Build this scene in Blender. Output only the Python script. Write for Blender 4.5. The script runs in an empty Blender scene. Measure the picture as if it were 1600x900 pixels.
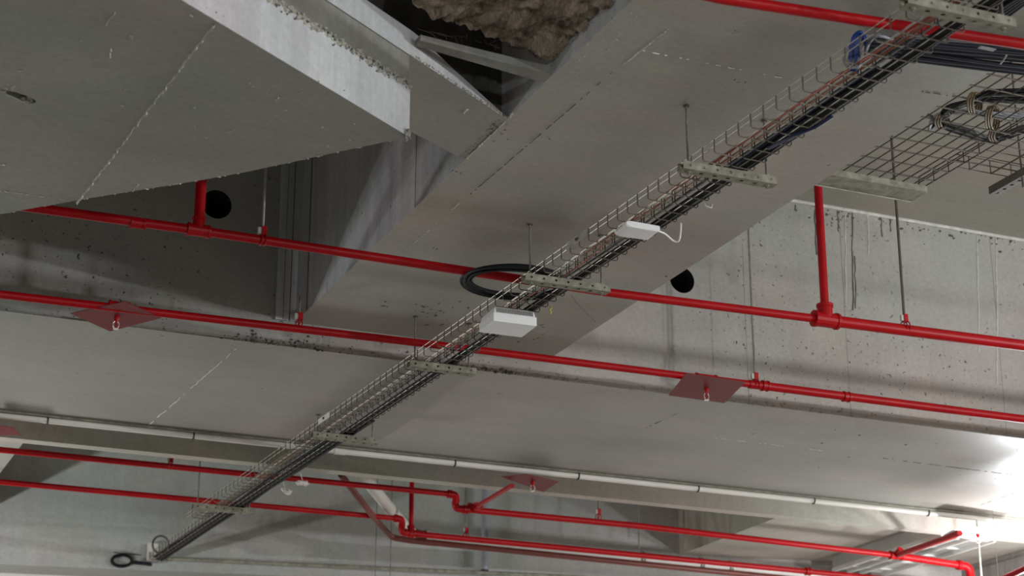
import bpy, bmesh, math, random
from mathutils import Vector, Matrix
random.seed(7)
C = bpy.context.scene.collection
# ---------------------------------------------------------------- camera
F = 3000.0; PITCH = math.atan(1050/3000); YAW = math.radians(-23.5)
CAM = Vector((0, 0, 1.6))
cd = bpy.data.cameras.new('camera'); cam = bpy.data.objects.new('camera', cd); C.objects.link(cam)
cam.location = CAM; cam.rotation_euler = (math.pi/2+PITCH, 0, YAW)
cd.sensor_width = 36; cd.lens = 36*F/1600; cd.clip_start = .05; cd.clip_end = 100
cd.dof.use_dof = True; cd.dof.focus_distance = 7.2; cd.dof.aperture_fstop = 4.5
bpy.context.scene.camera = cam
# ---------------------------------------------------------------- world, view
sc = bpy.context.scene
w = bpy.data.worlds.new('world'); sc.world = w; w.use_nodes = True
w.node_tree.nodes['Background'].inputs[0].default_value = (.80, .84, .95, 1)
w.node_tree.nodes['Background'].inputs[1].default_value = .1
sc.view_settings.view_transform = 'Standard'; sc.view_settings.look = 'None'
sc.view_settings.gamma = 1; sc.view_settings.exposure = 0.14; sc.view_settings.use_curve_mapping = False

def M_em(name, col, s):
    m = bpy.data.materials.new(name); m.use_nodes = True; nt = m.node_tree; nt.nodes.clear()
    e = nt.nodes.new('ShaderNodeEmission'); o = nt.nodes.new('ShaderNodeOutputMaterial')
    e.inputs[0].default_value = (*col, 1); e.inputs[1].default_value = s
    nt.links.new(e.outputs[0], o.inputs[0]); return m
def lamp(loc, power, col=(.95, .97, 1.0), r=.05):
    l = bpy.data.lights.new('tube_light', 'POINT'); l.energy = power; l.color = col; l.shadow_soft_size = r
    o = bpy.data.objects.new('tube_light', l); o.location = loc; C.objects.link(o); return o
# unseen fluorescent battens below the beams, some read from glare and shadows, some added as fill
WORLD = .1
LAMPS = [  # x, y, z, length, rotz, power
    (1.0, 0.0, 3.36, .5, 0, 150),
    (7.85, 9.0, 3.50, 1.7, math.pi/2, 185),
    (7.9, 2.6, 3.60, 1.2, 0, 500),
    (-0.5, 10.6, 2.9, 1.2, 0, 215),  # added fill lamp, brightens the main beam's left face
    (5.0, -3.0, 3.45, 1.2, 0, 470),  # added fill lamp behind the camera, brightens the ramp side face
]
w.node_tree.nodes['Background'].inputs[1].default_value = WORLD
for (x, y, z, L, rz, pw) in LAMPS:
    for k in (-1, 0, 1):
        lamp((x-math.sin(rz)*k*L/3, y+math.cos(rz)*k*L/3, z), pw/3)

# ---------------------------------------------------------------- pixel -> point on a real plane
def ray(px, py):
    v = Vector(((px-800)/F, 1, -(py-450)/F))
    v = Matrix.Rotation(PITCH, 3, 'X') @ v
    return Matrix.Rotation(YAW, 3, 'Z') @ v
def at(px, py, ax, val):
    r = ray(px, py); t = (val-CAM[ax])/r[ax]; return CAM+r*t

# ---------------------------------------------------------------- materials
def new_mat(name):
    m = bpy.data.materials.new(name); m.use_nodes = True
    return m, m.node_tree, m.node_tree.nodes['Principled BSDF']
def ramp(nt, a, b, c0=(0, 0, 0, 1), c1=(1, 1, 1, 1)):
    r = nt.nodes.new('ShaderNodeValToRGB'); r.color_ramp.elements[0].position = a; r.color_ramp.elements[1].position = b
    r.color_ramp.elements[0].color = c0; r.color_ramp.elements[1].color = c1; return r
def noise(nt, vec, scale, detail=6, rough=.6, mp=None):
    n = nt.nodes.new('ShaderNodeTexNoise'); n.inputs['Scale'].default_value = scale
    n.inputs['Detail'].default_value = detail; n.inputs['Roughness'].default_value = rough
    if mp:
        k = nt.nodes.new('ShaderNodeMapping'); k.inputs['Scale'].default_value = mp
        nt.links.new(vec, k.inputs[0]); nt.links.new(k.outputs[0], n.inputs['Vector'])
    else: nt.links.new(vec, n.inputs['Vector'])
    return n
def mixc(nt, fac, a, b, mode='MIX'):
    m = nt.nodes.new('ShaderNodeMix'); m.data_type = 'RGBA'; m.blend_type = mode
    if isinstance(fac, (int, float)): m.inputs[0].default_value = fac
    else: nt.links.new(fac, m.inputs[0])
    for s, i in ((a, 6), (b, 7)):
        if isinstance(s, tuple): m.inputs[i].default_value = s
        else: nt.links.new(s, m.inputs[i])
    return m.outputs[2]
def mat_concrete(name, col, rough=.5, pits=0.0, streak=0.0, rough_var=.12, bump=.15, var=.16, pit_scale=19, spec=.5):
    m, nt, b = new_mat(name); tc = nt.nodes.new('ShaderNodeTexCoord'); v = tc.outputs['Object']
    c = (*col, 1); dark = tuple(x*(1-var) for x in col)+(1,); warm = (col[0]*1.10, col[1]*1.03, col[2]*.95, 1)
    n1 = noise(nt, v, .9, 8, .62); r1 = ramp(nt, .35, .65, dark, tuple(x*(1+var*.6) for x in col)+(1,))
    nt.links.new(n1.outputs['Fac'], r1.inputs[0])
    n2 = noise(nt, v, 2.3, 5, .5); r2 = ramp(nt, .45, .72); nt.links.new(n2.outputs['Fac'], r2.inputs[0])
    o = mixc(nt, r2.outputs[0], r1.outputs[0], warm); 
    mm = nt.nodes.new('ShaderNodeMix'); mm.data_type = 'RGBA'; mm.inputs[0].default_value = .45
    nt.links.new(r1.outputs[0], mm.inputs[6]); nt.links.new(o, mm.inputs[7]); o = mm.outputs[2]
    nh = noise(nt, v, .75, 4, .55, (1, 1.6, 1.2)); rh = ramp(nt, .40, .60, (.94, 1.0, .97, 1), (1.06, .99, .985, 1)); nt.links.new(nh.outputs['Fac'], rh.inputs[0])
    o = mixc(nt, 1.0, o, rh.outputs[0], 'MULTIPLY')
    nb = noise(nt, v, 1.1, 7, .65, (.55, 2.2, 1)); rb = ramp(nt, .36, .64, (1-var*.8,)*3+(1,), (1+var*.8,)*3+(1,)); nt.links.new(nb.outputs['Fac'], rb.inputs[0])
    o = mixc(nt, 1.0, o, rb.outputs[0], 'MULTIPLY')
    n3 = noise(nt, v, 45, 4, .7); r3 = ramp(nt, .3, .75, (.86, .86, .86, 1), (1.08, 1.08, 1.08, 1)); nt.links.new(n3.outputs['Fac'], r3.inputs[0])
    o = mixc(nt, 1.0, o, r3.outputs[0], 'MULTIPLY')
    if streak > 0:
        n4 = noise(nt, v, 2.0, 6, .6, (7, 7, .35)); r4 = ramp(nt, .38, .62, (1-streak,)*3+(1,), (1+streak*.5,)*3+(1,))
        nt.links.new(n4.outputs['Fac'], r4.inputs[0]); o = mixc(nt, 1.0, o, r4.outputs[0], 'MULTIPLY')
    h = n3.outputs['Fac']
    bp = nt.nodes.new('ShaderNodeBump'); bp.inputs['Strength'].default_value = bump; bp.inputs['Distance'].default_value = .01
    if pits > 0:
        for sc_, rad in ((pit_scale, .11*pits), (pit_scale*2.3, .15*pits)):
            vo = nt.nodes.new('ShaderNodeTexVoronoi'); vo.inputs['Scale'].default_value = sc_
            nz = noise(nt, v, 22, 3, .6); ad = mixc(nt, .06, v, nz.outputs['Color'], 'ADD'); nt.links.new(ad, vo.inputs['Vector'])
            rp = ramp(nt, rad*.6, rad, (.16, .15, .14, 1), (1, 1, 1, 1)); nt.links.new(vo.outputs['Distance'], rp.inputs[0])
            # only some cells carry a hole
            sep = nt.nodes.new('ShaderNodeSeparateColor'); nt.links.new(vo.outputs['Color'], sep.inputs[0])
            rg = ramp(nt, .50, .55); nt.links.new(sep.outputs[0], rg.inputs[0])
            n5 = noise(nt, v, 1.4, 2, .5); r5 = ramp(nt, .42, .52); nt.links.new(n5.outputs['Fac'], r5.inputs[0])
            ml = nt.nodes.new('ShaderNodeMath'); ml.operation = 'MULTIPLY'; nt.links.new(rg.outputs[0], ml.inputs[0]); nt.links.new(r5.outputs[0], ml.inputs[1])
            o2 = mixc(nt, 1.0, o, rp.outputs[0], 'MULTIPLY'); o = mixc(nt, ml.outputs[0], o, o2)
    nt.links.new(o, b.inputs['Base Color'])
    nr = noise(nt, v, 1.6, 7, .7, (1, 1.8, 1)); rr = nt.nodes.new('ShaderNodeMapRange')
    rr.inputs[3].default_value = rough-rough_var; rr.inputs[4].default_value = rough+rough_var
    nt.links.new(nr.outputs['Fac'], rr.inputs[0]); nt.links.new(rr.outputs[0], b.inputs['Roughness'])
    b.inputs['Specular IOR Level'].default_value = spec
    nt.links.new(h, bp.inputs['Height']); nt.links.new(bp.outputs[0], b.inputs['Normal'])
    return m
def mat_plain(name, col, rough=.5, metal=0.0, var=.12, scale=12, spec=.5, bump=0, coat=0):
    m, nt, b = new_mat(name); tc = nt.nodes.new('ShaderNodeTexCoord')
    n = noise(nt, tc.outputs['Object'], scale, 5, .6)
    r = ramp(nt, .3, .7, tuple(max(0, x*(1-var)) for x in col)+(1,), tuple(min(1, x*(1+var)) for x in col)+(1,))
    nt.links.new(n.outputs['Fac'], r.inputs[0]); nt.links.new(r.outputs[0], b.inputs['Base Color'])
    b.inputs['Roughness'].default_value = rough; b.inputs['Metallic'].default_value = metal
    b.inputs['Specular IOR Level'].default_value = spec; b.inputs['Coat Weight'].default_value = coat
    if bump:
        bp = nt.nodes.new('ShaderNodeBump'); bp.inputs['Strength'].default_value = bump; bp.inputs['Distance'].default_value = .01
        nt.links.new(n.outputs['Fac'], bp.inputs['Height']); nt.links.new(bp.outputs[0], b.inputs['Normal'])
    return m
MT = {
 'soffit': mat_concrete('smooth_formed_concrete', (.365, .34, .305), .42, 0, 0, .13, .04, .10),
 'soffit_low': mat_concrete('glossy_formed_concrete', (.32, .303, .274), .46, 0, 0, .17, .06, .10, spec=.8),
 'ramp': mat_concrete('ramp_soffit_concrete', (.29, .28, .252), .6, 0, 0, .1, .06, .10),
 'face': mat_concrete('pitted_wall_concrete', (.375, .36, .335), .7, 1.35, .03, .08, .2, .12),
 'face_lit': mat_concrete('lit_streaked_concrete', (.55, .55, .57), .6, .8, .12, .08, .15, .14),  # lamp light on the side faces is put into this paler colour
 'chip': mat_concrete('broken_concrete', (.44, .41, .36), .9, 1.3, 0, .05, .9, .35, 14),
 'upper_band': mat_concrete('upper_pour_concrete', (.27, .255, .235), .8, .6, .15, .05, .3, .15),
 'band': mat_concrete('beige_lip_concrete', (.48, .445, .39), .6, 0, .05, .1, .04, .10),
 'slab': mat_concrete('slab_concrete', (.40, .38, .34), .55, 0, 0, .1, .04, .08),
 'far': mat_concrete('far_wall_concrete', (.41, .41, .39), .7, .5, .04, .05, .1, .12),
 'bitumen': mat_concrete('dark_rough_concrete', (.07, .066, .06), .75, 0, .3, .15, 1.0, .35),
 'floor': mat_concrete('floor_concrete', (.34, .33, .31), .5, 0, 0, .1, .05, .1),
 'joint': mat_plain('cement_fin', (.62, .60, .56), .8, 0, .2, 30),
 'spat': mat_plain('cement_specks', (.37, .355, .325), .8, 0, .2, 30),
 'joint_dark': mat_plain('dark_joint', (.12, .11, .10), .9, 0, .4, 30),
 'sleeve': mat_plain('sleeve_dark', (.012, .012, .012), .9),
 'red': mat_plain('red_pipe_paint', (.36, .001, .004), .42, 0, .12, 6, .22, 0, 0),
 'redplate': mat_plain('red_plate_paint', (.17, .006, .007), .5, 0, .06, 6, .25),
 'zinc': mat_plain('galvanised_steel', (.42, .42, .37), .55, .45, .30, 25),
 'zincdirty': mat_plain('dusty_galvanised_steel', (.25, .24, .185), .75, .15, .40, 28),
 'wire': mat_plain('zinc_wire', (.42, .39, .33), .45, .6, .2, 40),
 'hookwire': mat_plain('dull_zinc_wire', (.20, .175, .14), .6, .5, .2, 40),
 'darkwire': mat_plain('dark_wire', (.10, .085, .065), .6, .3, .2, 40),
 'rod': mat_plain('threaded_rod_steel', (.20, .19, .16), .55, .5, .25, 60),
 'black': mat_plain('black_cable', (.008, .009, .011), .6, 0, .2, 20, .25),
 'navy': mat_plain('navy_black_cable', (.010, .013, .022), .55, 0, .2, 20, .35),
 'grey': mat_plain('grey_cable', (.10, .10, .10), .5, 0, .2, 20),
 'ltgrey': mat_plain('light_grey_cable', (.30, .30, .33), .45, 0, .15, 20),
 'blue': mat_plain('blue_cable', (.006, .045, .26), .4, 0, .25, 20),
 'dkblue': mat_plain('dark_blue_cable', (.006, .014, .06), .4, 0, .25, 20),
 'browncable': mat_plain('brown_cable', (.16, .12, .085), .6, 0, .2, 20),
 'orange': mat_plain('orange_cable', (.38, .09, .045), .5, 0, .2, 20),
 'white': mat_plain('white_plastic', (.88, .88, .87), .4, 0, .02, 8),
 'offwhite': mat_plain('offwhite_plastic', (.62, .60, .56), .35, 0, .05, 8),
 'conduit': mat_plain('pvc_conduit', (.74, .70, .64), .5, 0, .06, 5),
 'slot': mat_plain('vent_slot_dark', (.10, .10, .10), .8),
 'yellow': mat_plain('yellow_tag', (.55, .50, .05), .5, 0, .15, 40),
 'tape': mat_plain('tan_tape', (.16, .115, .05), .5, 0, .3, 60),
 'paper': mat_plain('crumpled_pale_plastic', (.62, .57, .52), .6, 0, .1, 30),
 'red_brown': mat_plain('red_brown_reflection', (.17, .035, .022), .45, 0, .15, 6),  # tone of the red reflection under the drain pipe, also on its elbow
 'duct': mat_plain('duct_sheet_steel', (.50, .50, .48), .35, .5, .08, 6),
 'brass': mat_plain('brass_head', (.60, .45, .35), .3, .8, .1, 30),
 'glass': mat_plain('frame_bright', (.80, .70, .66), .25, .6, .1, 30),
 'rubber': mat_plain('black_rubber', (.02, .02, .02), .7),
}
# earth
def mat_earth():
    m, nt, b = new_mat('earth_and_foam'); tc = nt.nodes.new('ShaderNodeTexCoord'); v = tc.outputs['Object']
    n = noise(nt, v, 14, 8, .7, (1.6, .6, 1)); r = ramp(nt, .36, .62, (.07, .045, .028, 1), (.38, .31, .235, 1)); nt.links.new(n.outputs['Fac'], r.inputs[0])
    nt.links.new(r.outputs[0], b.inputs['Base Color']); b.inputs['Roughness'].default_value = .95
    n2 = noise(nt, v, 40, 6, .7); bp = nt.nodes.new('ShaderNodeBump'); bp.inputs['Strength'].default_value = .8; bp.inputs['Distance'].default_value = .02
    nt.links.new(n2.outputs['Fac'], bp.inputs['Height']); nt.links.new(bp.outputs[0], b.inputs['Normal']); return m
MT['earth'] = mat_earth()
MT['tube'] = M_em('tube_glow', (.95, .97, 1.0), 8)

# ---------------------------------------------------------------- mesh helpers
def link(name, me, mat, parent=None, loc=None):
    o = bpy.data.objects.new(name, me); C.objects.link(o)
    if mat is not None and not me.materials: me.materials.append(MT[mat] if isinstance(mat, str) else mat)
    if parent is not None: o.parent = parent
    if loc is not None: o.location = loc
    return o
def from_bm(bm, name, smooth=False):
    me = bpy.data.meshes.new(name); bmesh.ops.recalc_face_normals(bm, faces=bm.faces); bm.to_mesh(me); bm.free()
    if smooth:
        for p in me.polygons: p.use_smooth = True
    return me
def obj(name, bm, mat, parent=None, smooth=False): return link(name, from_bm(bm, name, smooth), mat, parent)
def tag(o, label=None, cat=None, group=None, kind=None):
    if label: o['label'] = label
    if cat: o['category'] = cat
    if group: o['group'] = group
    if kind: o['kind'] = kind
    return o
def thing(name, label, cat, loc=(0, 0, 0), group=None, rz=0):
    o = bpy.data.objects.new(name, None); C.objects.link(o); o.location = loc; o.rotation_euler.z = rz
    o.empty_display_size = .05
    return tag(o, label, cat, group)
def box(bm, x0, x1, y0, y1, z0, z1):
    vs = [bm.verts.new(p) for p in ((x0,y0,z0),(x1,y0,z0),(x1,y1,z0),(x0,y1,z0),(x0,y0,z1),(x1,y0,z1),(x1,y1,z1),(x0,y1,z1))]
    for f in ((0,3,2,1),(4,5,6,7),(0,1,5,4),(1,2,6,5),(2,3,7,6),(3,0,4,7)): bm.faces.new([vs[i] for i in f])
    return vs
def B(*a):
    bm = bmesh.new(); box(bm, *a); return bm
def prism(poly, z0, z1, bm=None):
    bm = bm or bmesh.new(); n = len(poly)
    zt = z1 if isinstance(z1, (list, tuple)) else [z1]*n
    lo = [bm.verts.new((p[0], p[1], z0)) for p in poly]; hi = [bm.verts.new((p[0], p[1], zt[i])) for i, p in enumerate(poly)]
    bm.faces.new(lo[::-1]); bm.faces.new(hi)
    for i in range(n): bm.faces.new((lo[i], lo[(i+1) % n], hi[(i+1) % n], hi[i]))
    return bm
def frame(d):
    d = d.normalized(); a = Vector((0, 0, 1)) if abs(d.z) < .9 else Vector((1, 0, 0))
    u = d.cross(a).normalized(); return u, d.cross(u).normalized()
def tube(bm, pts, r, n=8, closed=False):
    pts = [Vector(p) for p in pts]; rings = []; m = len(pts); u = None
    for i, p in enumerate(pts):
        if closed: d = pts[(i+1) % m]-pts[i-1]
        else: d = pts[min(i+1, m-1)]-pts[max(i-1, 0)]
        d.normalize()
        if u is None: u, v = frame(d)
        else:
            u = (u-d*u.dot(d)); u = u.normalized() if u.length > 1e-6 else frame(d)[0]; v = d.cross(u)
        rr = r[i] if isinstance(r, (list, tuple)) else r
        k = 1.0
        if not closed and 0 < i < m-1:
            c = (pts[i]-pts[i-1]).normalized().dot((pts[i+1]-pts[i]).normalized()); k = min(1.5, 1/math.sqrt(max(.3, (1+c)/2)))
        rings.append([bm.verts.new(p+(u*math.cos(2*math.pi*j/n)+v*math.sin(2*math.pi*j/n))*rr*(k if n < 7 else 1)) for j in range(n)])
    for i in range(m if closed else m-1):
        a, b = rings[i], rings[(i+1) % m]
        for j in range(n): bm.faces.new((a[j], a[(j+1) % n], b[(j+1) % n], b[j]))
    if not closed:      # caps on their own vertices keep the long faces cleanly shaded
        bm.faces.new([bm.verts.new(v_.co) for v_ in rings[0][::-1]]); bm.faces.new([bm.verts.new(v_.co) for v_ in rings[-1]])
    return bm
def T(pts, r, n=10, closed=False): return tube(bmesh.new(), pts, r, n, closed)
def smooth_path(pts, k=8, closed=False):
    pts = [Vector(p) for p in pts]; out = []; m = len(pts)
    for i in range(m if closed else m-1):
        if closed: a, b, c, d = pts[i-1], pts[i], pts[(i+1) % m], pts[(i+2) % m]
        else: a, b, c, d = pts[max(i-1, 0)], pts[i], pts[i+1], pts[min(i+2, m-1)]
        for j in range(k):
            t = j/k; out.append(.5*((2*b)+(c-a)*t+(2*a-5*b+4*c-d)*t*t+(3*b-a-3*c+d)*t**3))
    if not closed: out.append(pts[-1])
    return out
def cut(o, bm, keepmat=None):
    """cuts a real opening into a mesh, then drops the cutting shape"""
    me = from_bm(bm, 'cutter'); c = bpy.data.objects.new('cutter', me); C.objects.link(c)
    if keepmat:
        me.materials.append(MT[keepmat])
    md = o.modifiers.new('b', 'BOOLEAN'); md.object = c; md.operation = 'DIFFERENCE'; md.solver = 'EXACT'
    if keepmat: md.material_mode = 'TRANSFER'
    bpy.context.view_layer.update()
    dg = bpy.context.evaluated_depsgraph_get(); nm = bpy.data.meshes.new_from_object(o.evaluated_get(dg))
    o.modifiers.clear(); o.data = nm; bpy.data.objects.remove(c); bpy.data.meshes.remove(me)
def S(name, bm, mat, label, parent=None):
    o = obj(name, bm, mat, parent)
    if parent is None: tag(o, label, 'beam' if 'beam' in name else ('ceiling' if 'ceiling' in name else 'wall'), kind='structure')
    return o
def ridge(parent, p0, p1, width, drop, mat='joint', seg=40, jag=.5, gap=0.0, name='joint_line', jit=.25):
    """thin irregular cement fin squeezed out of a formwork joint, hanging below a soffit"""
    p0 = Vector(p0); p1 = Vector(p1); d = (p1-p0).normalized(); s = Vector((-d.y, d.x, 0)); bm = bmesh.new(); prev = None
    for i in range(seg+1):
        t = i/seg; c = p0.lerp(p1, t)+s*random.uniform(-1, 1)*width*jit
        if gap and random.random() < gap: prev = None; continue
        wd = width*random.uniform(1-jag, 1); dd = drop*random.uniform(1-jag, 1)
        cur = [bm.verts.new(c-s*wd/2+Vector((0, 0, .003))), bm.verts.new(c-Vector((0, 0, dd))), bm.verts.new(c+s*wd/2+Vector((0, 0, .003)))]
        if prev:
            for a in range(3): bm.faces.new((prev[a], prev[(a+1) % 3], cur[(a+1) % 3], cur[a]))
        prev = cur
    return obj(name, bm, mat, parent)
def bits(parent, pts, size, mat, name='cement_spatter', flat=.4):
    bm = bmesh.new()
    for p in pts:
        s = size*random.uniform(.4, 1.3); M_ = Matrix.Translation(p) @ Matrix.Rotation(random.uniform(0, 3), 4, 'Z') @ Matrix.Diagonal((s*random.uniform(.6, 1.8), s*random.uniform(.5, 1), s*flat, 1))
        bmesh.ops.create_icosphere(bm, subdivisions=1, radius=1, matrix=M_)
    o = obj(name, bm, mat, parent); o['kind'] = 'stuff'; return o
# ---------------------------------------------------------------- levels of the building (X along the pipes, Y along the tray)
ZS = 4.20; ZA = 4.087; ZSL = 5.18; YA = 7.60; YB = 9.20; XL = 2.28; XR = 3.51
ceiling = S('ceiling', B(-7, 15, -7, 16, ZSL, ZSL+.25), 'slab', 'grey concrete floor slab seen high up inside the right-hand bay')
floor = obj('floor', B(-7, 15, -7, 16, -.2, 0), 'floor'); tag(floor, 'grey concrete garage floor below', 'floor', kind='structure')
beam1 = S('concrete_beam', B(XL, XR, -3, YA, ZS, ZSL+.05), 'soffit', 'broad smooth concrete beam soffit above the long wire tray')
beam1.data.materials.append(MT['face_lit'])
for p in beam1.data.polygons:
    if abs(p.normal.x) > .9: p.material_index = 1
beamA = S('concrete_beam', B(-6, 14, YA, YB, ZA, ZSL+.05), 'face', 'deep crosswise concrete beam with pitted front face and glossy underside')
# circular sleeves through the front face
for hx, hz in ((4.19, 4.665), (1.91, 4.69)):
    bm = bmesh.new(); bmesh.ops.create_cone(bm, cap_ends=True, segments=40, radius1=.066, radius2=.066, depth=1.2,
        matrix=Matrix.Translation((hx, YA, hz)) @ Matrix.Rotation(math.pi/2, 4, 'X'))
    cut(beamA, bm)
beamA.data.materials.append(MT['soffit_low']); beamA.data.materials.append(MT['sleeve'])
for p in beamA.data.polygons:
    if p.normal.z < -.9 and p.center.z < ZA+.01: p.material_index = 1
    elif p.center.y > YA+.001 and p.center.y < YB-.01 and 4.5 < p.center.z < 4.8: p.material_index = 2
YD = 9.63
down = S('concrete_beam', B(-6, 14, YD, YD+.08, 4.088, ZSL), 'band', 'narrow concrete beam lip behind the pale conduit')
beamR = S('concrete_beam', B(6.2, 14, YD+.08, 11.6, ZS, ZSL+.05), 'band', 'bright concrete beam soffit at lower right beyond the red pipes')
beamL = S('concrete_beam', B(-2, 1.57, YD+.08, 12.3, ZS, ZSL+.05), 'slab', 'concrete beam soffit at far left edge beyond the red pipes')
# far rotated wall beam + pale wall behind it
def fy(x): return 11.4+(6.2-x)*.198
fw = S('wall_far', prism([(-7, fy(-7)), (15, fy(15)), (15, fy(15)+.30), (-7, fy(-7)+.30)], 3.95, ZSL+.05), 'far', None)
tag(fw, 'far grey concrete wall beam behind the lowest red pipes', 'wall')
for nm, bb_, lb in (('wall_left', (-7.2, -7, -7, 16, 0, ZSL), 'plain concrete wall of the garage outside the picture to the left'), ('wall_front', (-7, 15, -7.2, -7, 0, ZSL), 'plain concrete wall of the garage behind the camera'), ('wall_east', (15, 15.2, -7, 16, 0, ZSL), 'plain concrete wall of the garage outside the picture to the right')):
    o_w = S(nm, B(*bb_), 'far', lb)
fw2 = S('wall_back', prism([(-7, fy(-7)+.30), (15, fy(15)+.30), (15, fy(15)+.5), (-7, fy(-7)+.5)], 0, ZSL+.05), 'offwhite', None)
tag(fw2, 'pale wall below the far beam along the bottom edge', 'wall')
# block wall lower right
XW = 8.22
bw = S('wall_right', B(XW, XW+.2, 9.95, 11.1, 0, ZS-.002), 'upper_band', None); tag(bw, 'brown grey block wall at the lower right corner', 'wall')
for iz in range(4):
    for iy in range(4):
        y0 = 9.97+iy*.36+(.18 if iz % 2 else 0); z0 = 3.35+iz*.205
        if y0+.35 < 11.1: obj('block', B(XW-.012, XW+.05, y0, y0+.35, z0, z0+.19), 'upper_band', bw)
# ---------------------------------------------------------------- ramp, upper left
dD = Vector((.823, .568, 0)); nD = Vector((.568, -.823, 0))
tip = Vector((1.825, 4.97, 0))
def nearpt(s): return tip+dD*s
NP = nearpt(-2.6)
P1 = [(NP.x, NP.y), (tip.x, tip.y), (1.70, 5.12), (1.58, 5.27), (1.45, 5.43), (1.32, 5.57), (1.17, 5.72), (1.03, 5.86), (.90, 6.0), (.81, 6.10), (.6, 6.2), (-2, 6.22), (-2, 3.0)]
ramp_ = S('concrete_ramp', prism(P1, 3.93, 4.095), 'ramp', None)
tag(ramp_, 'big dull grey ramp slab corner at upper left with side face coloured as lit', 'ramp', kind='structure')
ramp_.data.materials.append(MT['face_lit'])
for p in ramp_.data.polygons:
    if abs(p.normal.z) < .5: p.material_index = 1
obj_up = obj('upper_pour', prism([(NP.x-.01*nD.x, NP.y-.01*nD.y), (tip.x-.004, tip.y+.004)]+P1[2:], 4.095, 4.29), 'upper_band', ramp_)
# spalled hole in the ramp soffit
hc = at(32, 152, 2, 3.93)
bm = bmesh.new(); bmesh.ops.create_icosphere(bm, subdivisions=3, radius=1, matrix=Matrix.Translation(hc) @ Matrix.Rotation(.5, 4, 'Z') @ Matrix.Diagonal((.055, .022, .05, 1)))
for v in bm.verts: v.co += Vector((random.uniform(-1, 1), random.uniform(-1, 1), random.uniform(-1, 1)))*.004
cut(ramp_, bm)
bits(ramp_, [at(44+random.uniform(-9, 9), 155+random.uniform(-5, 6), 2, 3.937) for _ in range(26)], .006, 'chip', 'broken_edge', .8)
bits(ramp_, [at(8+random.uniform(-8, 12), 138+random.uniform(-5, 5), 2, 3.93) for _ in range(12)], .006, 'chip', 'broken_edge', .4)
# rough edge bits
ln = []
for i in range(420):
    s = -random.uniform(0.0, 1.3); z = 4.095+random.gauss(0, .007); q = nearpt(s)+nD*.0005; ln.append(Vector((q.x, q.y, z)))
bits(ramp_, ln, .0062, 'chip', 'pour_joint_rubble', .9)
ln = []
for i in range(150):
    s = -random.uniform(0.0, 1.3); q = nearpt(s); ln.append(Vector((q.x, q.y, 4.088+random.gauss(0, .009)))+nD*.002)
bits(ramp_, ln, .004, 'joint_dark', 'pour_joint_cavities', .8)
ln = []
for i in range(150):
    q = Vector(P1[random.randint(1, 8)]+(0,)).lerp(Vector(P1[random.randint(1, 8)]+(0,)), random.random()*.02)
for k in range(1, 9):
    a, b_ = Vector(P1[k]+(3.93,)), Vector(P1[k+1]+(3.93,))
    for j in range(22): ln.append(a.lerp(b_, random.random())+Vector((0, 0, random.uniform(0, .004))))
bits(ramp_, ln, .0045, 'chip', 'ragged_edge', .6)
bits(ramp_, [tip+Vector((-.012+random.uniform(-.012, .008), -.008+random.uniform(-.01, .008), 3.925+random.uniform(-.006, .02))) for _ in range(24)], .007, 'chip', 'broken_corner', 1.1)
ridge(ramp_, at(335, 38, 2, 3.93), at(120, 318, 2, 3.93), .011, .008, seg=90)
ridge(ramp_, at(0, 298, 2, 3.93), at(118, 314, 2, 3.93), .005, .003, 'spat', seg=50, gap=.3)
def scatter(parent, z, regs, n, size, mat, nm='cement_spatter'):
    pts = []
    for _ in range(n):
        x0, y0, x1, y1 = random.choice(regs); pts.append(at(random.uniform(x0, x1), random.uniform(y0, y1), 2, z))
    bits(parent, pts, size, mat, nm, .3)
scatter(ramp_, 3.929, [(10, 20, 260, 300), (300, 120, 560, 230), (150, 20, 320, 200)], 34, .006, 'spat')
for a, b_ in (((165, 40), (180, 18)), ((172, 90), (174, 72)), ((208, 298), (217, 287)), ((430, 158), (437, 150)), ((352, 208), (366, 202)), ((0, 258), (9, 257))):
    ridge(ramp_, at(*a, 2, 3.93), at(*b_, 2, 3.93), .008, .004, seg=5)
# second (higher) beam between ramp and main beam
P2n = [(1.05, tip.y-.775*dD.y/dD.x), (tip.x, tip.y), (1.88, 5.007), (1.99, 5.083), (XL, 5.283)]
P2 = P2n+[(XL, 5.655), (2.02, 5.50), (1.3, 5.02)]
b2 = S('concrete_beam', prism(P2, ZS, [4.285, 4.285, 4.28, 4.255, 4.206, 4.206, 4.26, 4.28]), 'ramp', 'short skewed concrete beam soffit between ramp corner and main beam')
b2.data.materials.append(MT['face_lit'])
for p in b2.data.polygons:
    if abs(p.normal.z) < .5: p.material_index = 1
ln = [Vector(P2n[1]+(ZS,)).lerp(Vector(P2n[4]+(ZS,)), random.random())+Vector((0, 0, random.uniform(0, .008))) for _ in range(140)]
bits(b2, ln, .0035, 'chip', 'ragged_edge', .8)
ln = [Vector((XL-random.uniform(0, .03), random.uniform(5.3, 5.64), ZS)) for _ in range(60)]
bits(b2, ln, .004, 'joint_dark', 'dark_specks', .3)
bits(b2, [at(random.uniform(750, 795), random.uniform(190, 225), 2, ZS) for _ in range(16)], .004, 'joint_dark', 'dark_specks', .3)
ridge(b2, at(724, 177, 2, ZS), at(731, 169, 2, ZS), .012, .006, seg=4)
ridge(beam1, (XL+.002, 5.22, ZS), (XL+.002, 5.66, ZS), .010, .004, 'joint', seg=40, gap=.1)
ridge(beam1, (XL-.004, 5.35, ZS), (XL-.004, 5.6, ZS), .010, .003, 'joint_dark', seg=20)
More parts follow.
